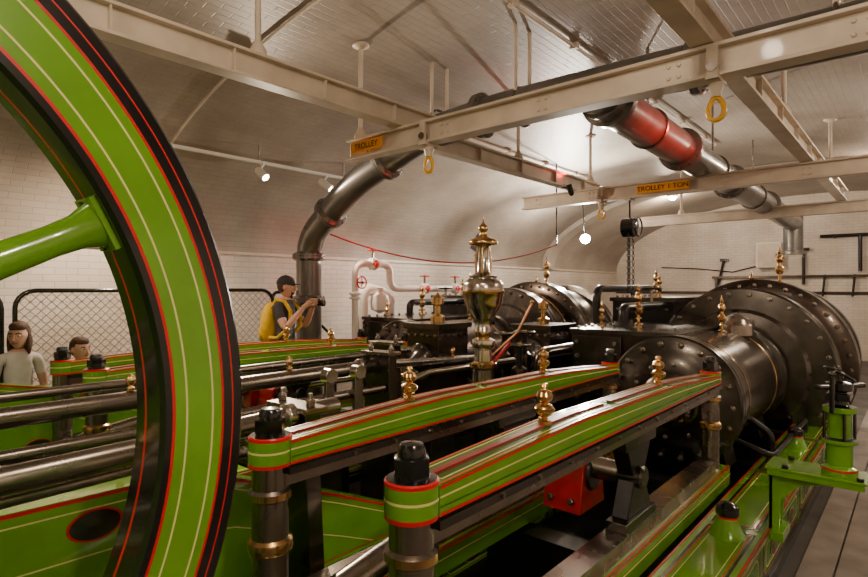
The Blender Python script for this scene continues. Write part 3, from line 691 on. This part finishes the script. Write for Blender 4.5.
for x, y, z in ((6.4, 5.755, .05), (7.2, 5.8, .05), (5.32, 5.75, .39)):
    b.cyl((x, y, z), (x, y, z + .14), .018, 'steel', n=10); b.handwheel((x, y, z + .14), (0, 0, 1), .075, 'red_line')
    b.lathe((x, y - .05, z - .05), (0, -1, 0), [(.05, 0), (.05, .03), (.02, .035), (.02, .06)], 'red_line', 16)
b.cyl((5.0, 5.75, .08), (5.0, 5.6, .08), .015, 'steel', n=10); b.handwheel((5.0, 5.62, .08), (0, 1, 0), .08, 'red_line')
b.cyl((7.9, 5.83, ZF), (7.9, 5.83, .0), .03, 'white_paint')
b.build('white_steam_pipework')

b = B()
cab = [V((4.5, 5.93, .78)), V((8.6, 4.7, .75))]
pts = []
for i in range(25):
    t = i / 24; p = cab[0].lerp(cab[1], t); p.z -= 1.5 * t * (1 - t) ; pts.append(p)
b.tube(pts, .011, 'dark_red', 8)
b.cyl((8.6, 4.7, .73), (8.6, 4.7, vz(4.7) + .01), .012, 'black_paint', n=8)
b.build('red_hanging_cable')

# ---------------------------------------------------------------- raised gallery, railing, steps
b = B(); b.box(X0 + .05, 4.1, 6.28, YL - .001, ZF, -1.1, 'floor_grey'); b.box(X0 + .05, 4.1, 6.22, 6.28, -1.16, -1.08, 'black_paint')
for i in range(3): b.box(4.1 + .27 * i, 4.1 + .27 * (i + 1), 6.42, YL - .001, ZF, -1.1 - .1625 * (i + 1), 'floor_grey')
b.build('raised_walkway')
def railing(x0, x1, name='mesh_railing'):
    b = B(); y = 6.25; z0, z1 = -1.02, -.02; r = .16
    fr = rect_loop(x0, x1, z0, z1, y, r)
    b.tube(fr, .022, 'black_paint', 10, True)
    for x in (x0 + .25, (x0 + x1) / 2, x1 - .25): b.cyl((x, y, -1.08), (x, y, z0), .022, 'black_paint', n=10)
    b.cyl(((x0 + x1) / 2, y, z0), ((x0 + x1) / 2, y, z1), .018, 'black_paint', n=10)
    s = .085
    for sg in (1, -1):
        k = x0 - 1.2
        while k < x1 + 1.2:
            t0, t1 = 0.02, z1 - z0 - .02
            lo = t0; hi = t1
            if sg == 1: lo = max(lo, x0 + .02 - k); hi = min(hi, x1 - .02 - k)
            else: hi = min(hi, k - x0 - .02); lo = max(lo, k - x1 + .02)
            if hi - lo > .05: b.cyl((k + sg * lo, y, z0 + lo), (k + sg * hi, y, z0 + hi), .0042, 'mesh_wire', n=5)
            k += s
    return b.build(name)
railing(1.35, 4.05); railing(-1.45, 1.25); railing(-3.9, -1.55)
b = B()
b.tube(smooth_path([(4.12, 6.36, -1.10), (4.12, 6.36, -.04), (4.35, 6.36, -.06), (5.15, 6.36, -.72), (5.15, 6.36, ZF)], .1), .022, 'black_paint', 10)
b.tube([(4.12, 6.36, -.55), (4.35, 6.36, -.6), (5.15, 6.36, -1.2)], .014, 'black_paint', 8)
b.build('stair_handrail')

# ---------------------------------------------------------------- lamps
def aim(d): return V(d).normalized()
def spotlight(p, d, body='white_paint', glow='lamp_glow', s=1.0, name='ceiling_spotlight', mount=None, bulb=False):
    b = B(); p = V(p); d = aim(d)
    b.lathe(p - d * .09 * s, d, [(.02 * s, -.03 * s), (.045 * s, 0), (.05 * s, .02 * s), (.05 * s, .17 * s), (.044 * s, .17 * s), (.042 * s, .14 * s)], body, 24, cap=False)
    b.lathe(p + d * .06 * s, d, [(.043 * s, 0), (.043 * s, .006)], glow, 20)
    if bulb: b.ell(p + d * .085 * s, (.045 * s,) * 3, glow, None, 16, 10)
    if mount: b.cyl(p - d * .03, mount, .012, body, n=10); b.ell(mount, (.03, .03, .03), body, n=12, k=8)
    return b.build(name)
def lamp(kind, p, energy, col=(1, .80, .59), d=None, size=.06, angle=60, blend=.6, name='lamp_light'):
    l = bpy.data.lights.new(name, kind); l.energy = energy; l.color = col
    if kind != 'AREA': l.shadow_soft_size = size
    if kind == 'SPOT': l.spot_size = math.radians(angle); l.spot_blend = blend
    o = bpy.data.objects.new(name, l); bpy.context.scene.collection.objects.link(o)
    o.location = V(p) + V((0, 0, ZO))
    if d is not None: o.rotation_euler = aim(d).to_track_quat('-Z', 'Y').to_euler()
    return o
b = B(); b.box(2.3, 5.2, 5.98, 6.02, 1.50, 1.535, 'white_paint')
for x in (2.5, 3.7, 5.0): b.cyl((x, 6.0, 1.53), (x, 6.0, vz(6.0)), .008, 'steel', n=8)
b.build('lighting_track')
for x, d in ((2.55, (-.2, .5, -1)), (3.74, (.2, -1, -.8)), (4.7, (.6, -.7, -.7))):
    spotlight((x, 6.0, 1.38), d, mount=V((x, 6.0, 1.50)))
lamp('SPOT', (3.74, 5.85, 1.30), 480, d=(-.35, -1, -.45), angle=120, size=.04)
lamp('SPOT', (2.5, 6.05, 1.28), 230, d=(-.3, .30, -1), angle=150)
lamp('SPOT', (4.78, 5.90, 1.29), 240, d=(.8, -.3, -.6), angle=120, size=.04)
# bright lamp down the hall
SP = V((10.3, 5.0, .98)); sd = (-SP).normalized()
spotlight(SP, sd, 'black_paint', 'star_glow', 2.0, mount=V((10.45, 5.15, vz(5.15))), bulb=True)
lamp('SPOT', SP + sd * .30, 1000, (1, .90, .76), sd, .04, 165)
lamp('POINT', (10.3, 5.5, 1.25), 130, (1, .88, .74), size=.08)
for (x, y, z, zb) in ((5.1, 3.78, .46, -1.75),):
    b = B(); b.cyl((x, y, zb), (x, y, z), .014, 'black_paint', n=10); b.lathe((x, y, zb), (0, 0, 1), [(.09, 0), (.09, .02), (.02, .04)], 'black_paint', 20)
    R = Matrix.Rotation(-.8, 3, 'Z') @ Matrix.Rotation(.5, 3, 'Y')
    b.obox((x, y, z + .05), (.10, .16, .20), R, 'black_paint'); b.obox((x, y, z - .07), (.05, .05, .08), R, 'black_paint')
    b.obox(V((x, y, z + .05)) + R @ V((-.052, 0, 0)), (.004, .14, .17), R, 'dark_steel')
    b.build('floodlight_stand', .004)
def add_fill_lamp(x, y, energy, col=(1, .82, .63), nm='fill_lamp_fixture'):  # added fill light: point lamp under a made-up ceiling fixture
    z = vz(y); b = B()
    b.lathe((x, y, z + .02), (0, 0, -1), [(.12, 0, 'white_paint'), (.12, .06, 'white_paint'), (.10, .065, 'lamp_glow'), (.09, .10, 'lamp_glow'), (.05, .13, 'lamp_glow'), (.001, .135, 'lamp_glow')], 'white_paint', 28)
    b.build(nm); lamp('POINT', (x, y, z - .22), energy, col, size=.08)
add_fill_lamp(.2, -1.6, 125); add_fill_lamp(-2.0, 2.4, 105); add_fill_lamp(1.2, 1.0, 60); add_fill_lamp(5.8, -1.2, 85)
add_fill_lamp(12.5, .3, 200); add_fill_lamp(13.6, 4.4, 180); add_fill_lamp(9.2, -.8, 50)
# red strip lamp on the beam beside the steam pipe
b = B(); b.box(4.9, 6.5, 1.015, 1.05, 1.46, 1.50, 'black_paint'); b.box(4.93, 6.47, 1.05, 1.056, 1.472, 1.488, 'red_glow')
b.build('red_strip_light')
o = lamp('AREA', (5.7, 1.07, 1.48), 11, (1, .012, .012), (0, 1, .06))
o.data.shape = 'RECTANGLE'; o.data.size = 1.5; o.data.size_y = .03; o.data.spread = math.radians(55)
o.rotation_euler = (math.radians(90 + 1), 0, 0)   # emits towards +Y, long side along X
spotlight((7.0, 3.62, 1.36), (-.3, .2, 1), 'black_paint', 'red_glow', .8, 'red_spotlight', V((7.0, 3.72, 1.41)))
lamp('SPOT', (6.97, 3.62, 1.55), 12, (1, .06, .05), (-.3, .3, .7), .05, 150)

# ---------------------------------------------------------------- chain hoist on second beam
b = B(); hx, hy = 7.4, 2.95
b.box(hx - .09, hx + .09, hy - .04, hy + .04, 1.18, 1.204, 'beam_cream')
b.cyl((hx, hy, 1.18), (hx, hy, .95), .012, 'black_paint', n=8)
b.lathe((hx, hy - .1, .82), (0, 1, 0), [(.06, 0), (.13, .02), (.13, .18), (.06, .2)], 'black_paint', 28)
b.torus((hx, hy - .12, .82), (0, 1, 0), .12, .012, 'black_paint')
for s_ in (-.1, -.06, .07):
    for i in range(20):
        z = .72 - i * .04; c = V((hx + s_, hy - .02, z)); ax = (1, 0, 0) if i % 2 else (0, 1, 0)
        b.torus(c, ax, .018, .006, 'black_iron', 8, 4)
b.lathe((hx + .07, hy - .02, -.06), (0, 0, -1), [(.03, 0), (.04, .02), (.02, .04)], 'dark_steel', 16)
b.build('chain_hoist')

# ---------------------------------------------------------------- end wall fittings
E = XE; k = XE / 15
b = B(); b.box(E - .25, E, 2.4 * k, 2.9 * k, .55, 1.2, 'white_paint'); b.box(E - .27, E - .25, 2.43 * k, 2.87 * k, .58, 1.17, 'beam_cream'); b.box(E - .285, E - .27, 2.47 * k, 2.5 * k, .8, .9, 'black_paint')
b.build('electrical_cabinet', .01)
b = B(); x = E - .08
b.cyl((x, .5, 1.3), (x, 1.9, 1.3), .04, 'black_iron'); b.cyl((x, 1.1, 1.3), (x, 1.1, .42), .04, 'black_iron')
for y in (.8, 1.6): b.box(E - .12, E - .001, y - .02, y + .02, 1.24, 1.34, 'black_iron')
b.cyl((x, 2.25, 1.0), (x, 2.25, .1), .035, 'black_iron'); b.box(x - .05, x + .05, 2.13, 2.37, .96, 1.03, 'black_iron')
b.cyl((x, 4.1, .8), (x, 4.25, .1), .03, 'black_iron'); b.box(x - .05, E - .001, 4.0, 4.2, .76, .82, 'black_iron')
for y in (.8, 1.2, 1.8, 3.4): b.cyl((x, y, .35), (x, y + .05, -.2), .025, 'black_iron')
b.box(x - .03, E - .001, .6, 4.4, .28, .34, 'clad_iron')
for y in (.7, 4.3): b.box(x - .02, E - .001, y - .03, y + .03, ZF, .34, 'clad_iron')
b.build('spanner_rack')
b = B()
b.tube([(E - .03, 5.8, .62), (E - .03, 4.8, .56), (E - .03, 3.9, .45), (E - .03, 3.3, .6)], .015, 'black_paint', 6)
b.build('wall_cable')
b = B(); b.box(E - .04, E, YR, YL, -.15, -.08, 'clad_iron'); b.build('trim_2')

# ---------------------------------------------------------------- people
def human(name, loc, yaw, height, pose='camera', shirt='shirt_dark', pants='trousers', hair='hair_brown', cap=False, beard=False, long_hair=False, turn=0, hs=1.0):
    root = bpy.data.objects.new(name, None); bpy.context.scene.collection.objects.link(root)
    root.location = V(loc) + V((0, 0, ZO)); root.rotation_euler = (0, 0, yaw); s = height / 1.80; root.scale = (s, s, s)
    J = [(0, 0, .97), (0, 0, 1.14), (0, .005, 1.32), (0, -.01, 1.46), (0, 0, 1.57)]
    R = [(.145, .11), (.13, .10), (.155, .115), (.10, .085), (.058, .058)]
    E = [(0, 1), (1, 2), (2, 3), (3, 4)]; bones = [(0, 1, 'shirt'), (1, 2, 'shirt'), (2, 3, 'shirt'), (3, 4, 'skin')]
    def add(p, r, par, lab):
        J.append(p); R.append((r, r) if not isinstance(r, tuple) else r); E.append((par, len(J) - 1)); bones.append((par, len(J) - 1, lab)); return len(J) - 1
    wr = []
    for sx in (-1, 1):
        sh = add((sx * .175, -.01, 1.445), .068, 3, 'shirt')
        if pose == 'camera': el = (sx * .27, .13, 1.21); w = (sx * .125, .29, 1.455)
        else: el = (sx * .235, -.01, 1.15); w = (sx * .24, .08, .92)
        m = tuple((V(J[sh]) * .5 + V(el) * .5)); mm = add(m, .056, sh, 'shirt'); e = add(el, .043, mm, 'skin'); k = add(tuple(V(el).lerp(V(w), .4)), .041, e, 'skin'); wi = add(w, .027, k, 'skin')
        wr.append((sx, V(el), V(w)))
        hp = add((sx * .095, 0, .90), .095, 0, 'pants'); kn = add((sx * .11, .02, .50), .062, hp, 'pants'); cf = add((sx * .112, -.01, .34), .058, kn, 'pants'); an = add((sx * .115, -.01, .09), .042, cf, 'pants'); add((sx * .125, .15, .045), (.045, .035), an, 'shoe')
    me = bpy.data.meshes.new('body'); me.from_pydata(J, E, []); ob = bpy.data.objects.new('body', me); bpy.context.scene.collection.objects.link(ob)
    sk = ob.modifiers.new('skin', 'SKIN'); sk.use_smooth_shade = True
    if len(me.skin_vertices):
        for i, d in enumerate(me.skin_vertices[0].data): d.radius = R[i]; d.use_root = (i == 0)
    sd = ob.modifiers.new('sub', 'SUBSURF'); sd.levels = 2; sd.render_levels = 2
    dg = bpy.context.evaluated_depsgraph_get(); dg.update()
    m2 = bpy.data.meshes.new_from_object(ob.evaluated_get(dg)); ob.modifiers.clear(); ob.data = m2
    m2.materials.clear()
    labs = {'shirt': shirt, 'skin': 'skin', 'pants': pants, 'shoe': 'shoe'}; order = list(labs)
    for l in order: m2.materials.append(MATS[labs[l]])
    for p in m2.polygons:
        c = p.center; best = 9; bl = 'shirt'
        for a, b_, lab in bones:
            A = V(J[a]); D = V(J[b_]) - A; t = max(0, min(1, (c - A).dot(D) / D.length_squared)); dist = (c - A - D * t).length - R[a][0] * .5
            if dist < best: best = dist; bl = lab
        if bl == 'skin' and c.z < 1.49 and abs(c.x) < .12 and c.y < .1: bl = 'shirt'
        if bl == 'shirt' and c.z < .985 and abs(c.x) < .2: bl = 'pants'
        p.material_index = order.index(bl); p.use_smooth = True
    ob.parent = root
    # head ---------------------------------------------------
    Rz = Matrix.Rotation(turn, 3, 'Z'); hc = V((0, .02, 1.675 + .11 * (hs - 1))); h = B()
    vs = []; fs = []; n, k = 28, 22
    def hp(x, y, z): return hc + Rz @ (V((x, y, z)) * hs)
    for i in range(k + 1):
        ph = math.pi * i / k; zz = math.cos(ph)
        for j in range(n):
            th = 2 * math.pi * j / n; x = math.sin(ph) * math.cos(th); y = math.sin(ph) * math.sin(th)
            wx = .076; wy = .097
            if zz < 0: wx *= 1 + zz * .28; wy *= 1 + zz * .12
            p = V((x * wx, y * wy + (-.012 if zz > .2 else 0), zz * .118))
            if y > 0 and zz < -.1: p.y += .010 * (-zz)
            ex = abs(x) - .42
            if y > .4 and abs(zz - .02) < .22 and abs(ex) < .3: p.y -= .012 * (1 - abs(zz - .02) / .22) * (1 - abs(ex) / .3)
            vs.append(hp(*p))
    for i in range(k):
        for j in range(n):
            j2 = (j + 1) % n; fs.append((i * n + j, (i + 1) * n + j, (i + 1) * n + j2, i * n + j2))
    h.add(vs, fs, 'skin')
    def el(x, y, z, r, m, nn=12, kk=8): h.ell(hp(x, y, z), tuple(q * hs for q in r), m, Rz, nn, kk)
    h.tube([hp(0, .086, .02), hp(0, .103, -.01), hp(0, .114, -.03), hp(0, .092, -.04)], [.007, .010, .015, .009], 'skin', 10)
    for sx in (-1, 1):
        el(sx * .031, .079, .003, (.014, .011, .009), 'eye_white'); el(sx * .031, .0875, .003, (.0075, .004, .0075), 'iris_dark')
        h.tube([hp(sx * .012, .091, .020), hp(sx * .032, .091, .027), hp(sx * .052, .079, .020)], .0055, hair, 6)
        el(sx * .076, -.005, -.005, (.010, .018, .030), 'skin'); el(sx * .083, -.003, -.003, (.005, .010, .018), 'skin')
    h.tube([hp(-.026, .085, -.062), hp(0, .096, -.060), hp(.026, .085, -.062)], [.004, .008, .004], 'lips', 8)
    if beard:
        vs = []; fs = []; n = 20
        for i in range(6):
            zz = -.072 - i * .0095
            for j in range(n + 1):
                th = math.pi * (j / n) ; q = math.sqrt(max(.02, 1 - (zz / .122) ** 2)); wx = .078 * q * (1 + zz / .118 * .2); wy = .101 * q
                vs.append(hp(math.cos(th) * wx, math.sin(th) * wy + .008, zz + .03 * abs(math.cos(th)) ** 2))
        for i in range(5):
            for j in range(n): fs.append((i * (n + 1) + j, i * (n + 1) + j + 1, (i + 1) * (n + 1) + j + 1, (i + 1) * (n + 1) + j))
        h.add(vs, fs, 'hair_brown')
    el(0, -.026, .022, (.081, .086, .107), hair, 24, 14)
    el(0, .010, .075, (.070, .075, .052), hair, 20, 10)
    if long_hair:
        el(0, -.055, -.06, (.086, .050, .13), hair, 20, 12)
        for sx in (-1, 1): el(sx * .074, -.012, -.06, (.020, .034, .11), hair, 14, 10)
    if cap:
        vs = []; fs = []; n, k = 28, 8
        for i in range(k + 1):
            ph = math.pi / 2 * i / k
            for j in range(n):
                th = 2 * math.pi * j / n; vs.append(hp(math.sin(ph) * math.cos(th) * .090, math.sin(ph) * math.sin(th) * .108 - .012, .035 + math.cos(ph) * .102))
        for i in range(k):
            for j in range(n): j2 = (j + 1) % n; fs.append((i * n + j, (i + 1) * n + j, (i + 1) * n + j2, i * n + j2))
        h.add(vs, fs, 'shirt_dark')
        vs = []; fs = []; n = 12
        for i in range(n + 1):
            t = math.pi * (.12 + .76 * i / n); ex = math.sin(math.pi * i / n)
            a = (math.cos(t) * .088, math.sin(t) * .106 - .012); c = (a[0] * 1.02, a[1] + .075 * ex ** .6)
            vs += [hp(a[0], a[1], .040), hp(c[0], c[1], .030), hp(a[0], a[1], .034), hp(c[0], c[1], .024)]
        for i in range(n): o = 4 * i; fs += [(o, o + 1, o + 5, o + 4), (o + 2, o + 6, o + 7, o + 3), (o + 1, o + 3, o + 7, o + 5)]
        h.add(vs, fs, 'shirt_dark'); el(0, -.012, .138, (.008, .008, .005), 'shirt_dark')
    h.build('head', parent=root, ang=80)
    # hands ---------------------------------------------------
    for sx, elb, w in wr:
        q = B()
        if pose == 'camera':
            u = .075
            pc = V((sx * .085, .335, 1.42 + u)); q.tube([w - (pc - w) * .3, w, w.lerp(pc, .5), pc, pc + V((0, .025, .015))], [.025, .026, .031, .034, .02], 'skin', 12)
            for i in range(4):
                z = 1.395 + i * .021 + u; ln = (.85, 1, 1.05, .95)[i]
                q.tube([(sx * .085, .345, z), (sx * .088, .345 + .035 * ln, z + .004), (sx * .078, .345 + .062 * ln, z + .004), (sx * .052, .345 + .070 * ln, z + .002), (sx * .035, .345 + .066 * ln, z)], [.011, .0105, .0095, .0085, .006], 'skin', 10)
            q.tube([(sx * .095, .315, 1.40 + u), (sx * .085, .300, 1.425 + u), (sx * .065, .312, 1.445 + u), (sx * .05, .325, 1.45 + u)], [.014, .012, .010, .007], 'skin', 10)
        else:
            d = (w - elb).normalized(); pc = w + d * .055; q.tube([w - d * .02, w, w + d * .03, pc, pc + d * .03], [.025, .024, .032, .034, .024], 'skin', 12)
            for i in range(4):
                o = V((0, -.026 + i * .0175, 0)); ln = (.8, .97, 1.05, .95)[i]; a = pc + d * .025 + o
                q.tube([a, a + d * .028 * ln, a + d * .052 * ln + V((-sx * .008, 0, 0)), a + d * .07 * ln + V((-sx * .02, 0, 0))], [.010, .0095, .0085, .006], 'skin', 10)
            a = w + d * .02; q.tube([a + V((0, .02, 0)), a + V((0, .045, -.02)), a + V((-sx * .01, .055, -.045))], [.014, .011, .007], 'skin', 10)
        q.build('hand_' + ('l' if sx < 0 else 'r'), parent=root, ang=80)
    if pose == 'camera':
        u = .075
        c = B(); c.box(-.07, .07, .335, .395, 1.385 + u, 1.465 + u, 'black_paint'); c.box(-.025, .025, .345, .385, 1.465 + u, 1.49 + u, 'black_paint')
        c.lathe((0, .395, 1.42 + u), (0, 1, 0), [(.036, 0), (.036, .05), (.04, .055), (.04, .085), (.03, .085)], 'black_paint', 24)
        c.tube([(-.07, .36, 1.45 + u), (-.10, .2, 1.38), (-.09, .07, 1.52), (0, -.08, 1.54), (.09, .07, 1.52), (.10, .2, 1.38), (.07, .36, 1.45 + u)], .006, 'shirt_dark', 6)
        c.build('held_camera', .004, parent=root)
        p = B(); p.ell((0, -.18, 1.25), (.165, .10, .25), 'yellow_cloth', None, 24, 16); p.ell((0, -.25, 1.15), (.12, .06, .12), 'yellow_cloth', None, 20, 12)
        for sx in (-1, 1): p.tube([(sx * .11, -.12, 1.44), (sx * .115, -.05, 1.53), (sx * .12, .05, 1.51), (sx * .125, .125, 1.40), (sx * .14, .12, 1.22), (sx * .16, -.02, 1.10), (sx * .12, -.13, 1.10)], .022, 'yellow_cloth', 10)
        p.build('backpack', parent=root, ang=80)
    return root
human('man_photographer', (3.95, 5.83, ZF), math.radians(-150), 1.90, 'camera', 'shirt_dark', 'trousers', cap=True, beard=True, turn=.15)
human('woman_visitor', (1.30, 5.90, ZF), math.radians(175), 1.42, 'rest', 'shirt_white', 'trousers', long_hair=True, turn=-.5, hs=1.25)
human('child_visitor', (1.74, 5.82, ZF), math.radians(-165), 1.26, 'rest', 'shirt_red', 'trousers', turn=.1, hs=1.3)

# ---------------------------------------------------------------- world + camera
w = bpy.data.worlds.new('world'); bpy.context.scene.world = w; w.use_nodes = True
w.node_tree.nodes['Background'].inputs['Color'].default_value = (.9, .85, .8, 1); w.node_tree.nodes['Background'].inputs['Strength'].default_value = .05
cam = bpy.data.cameras.new('camera'); cam.lens = 560 / 868 * 36; cam.sensor_width = 36; cam.sensor_fit = 'HORIZONTAL'; cam.clip_start = .05
co = bpy.data.objects.new('camera', cam); bpy.context.scene.collection.objects.link(co)
co.location = (0, 0, ZO); co.rotation_euler = (math.pi / 2, 0, math.radians(-49)); bpy.context.scene.camera = co
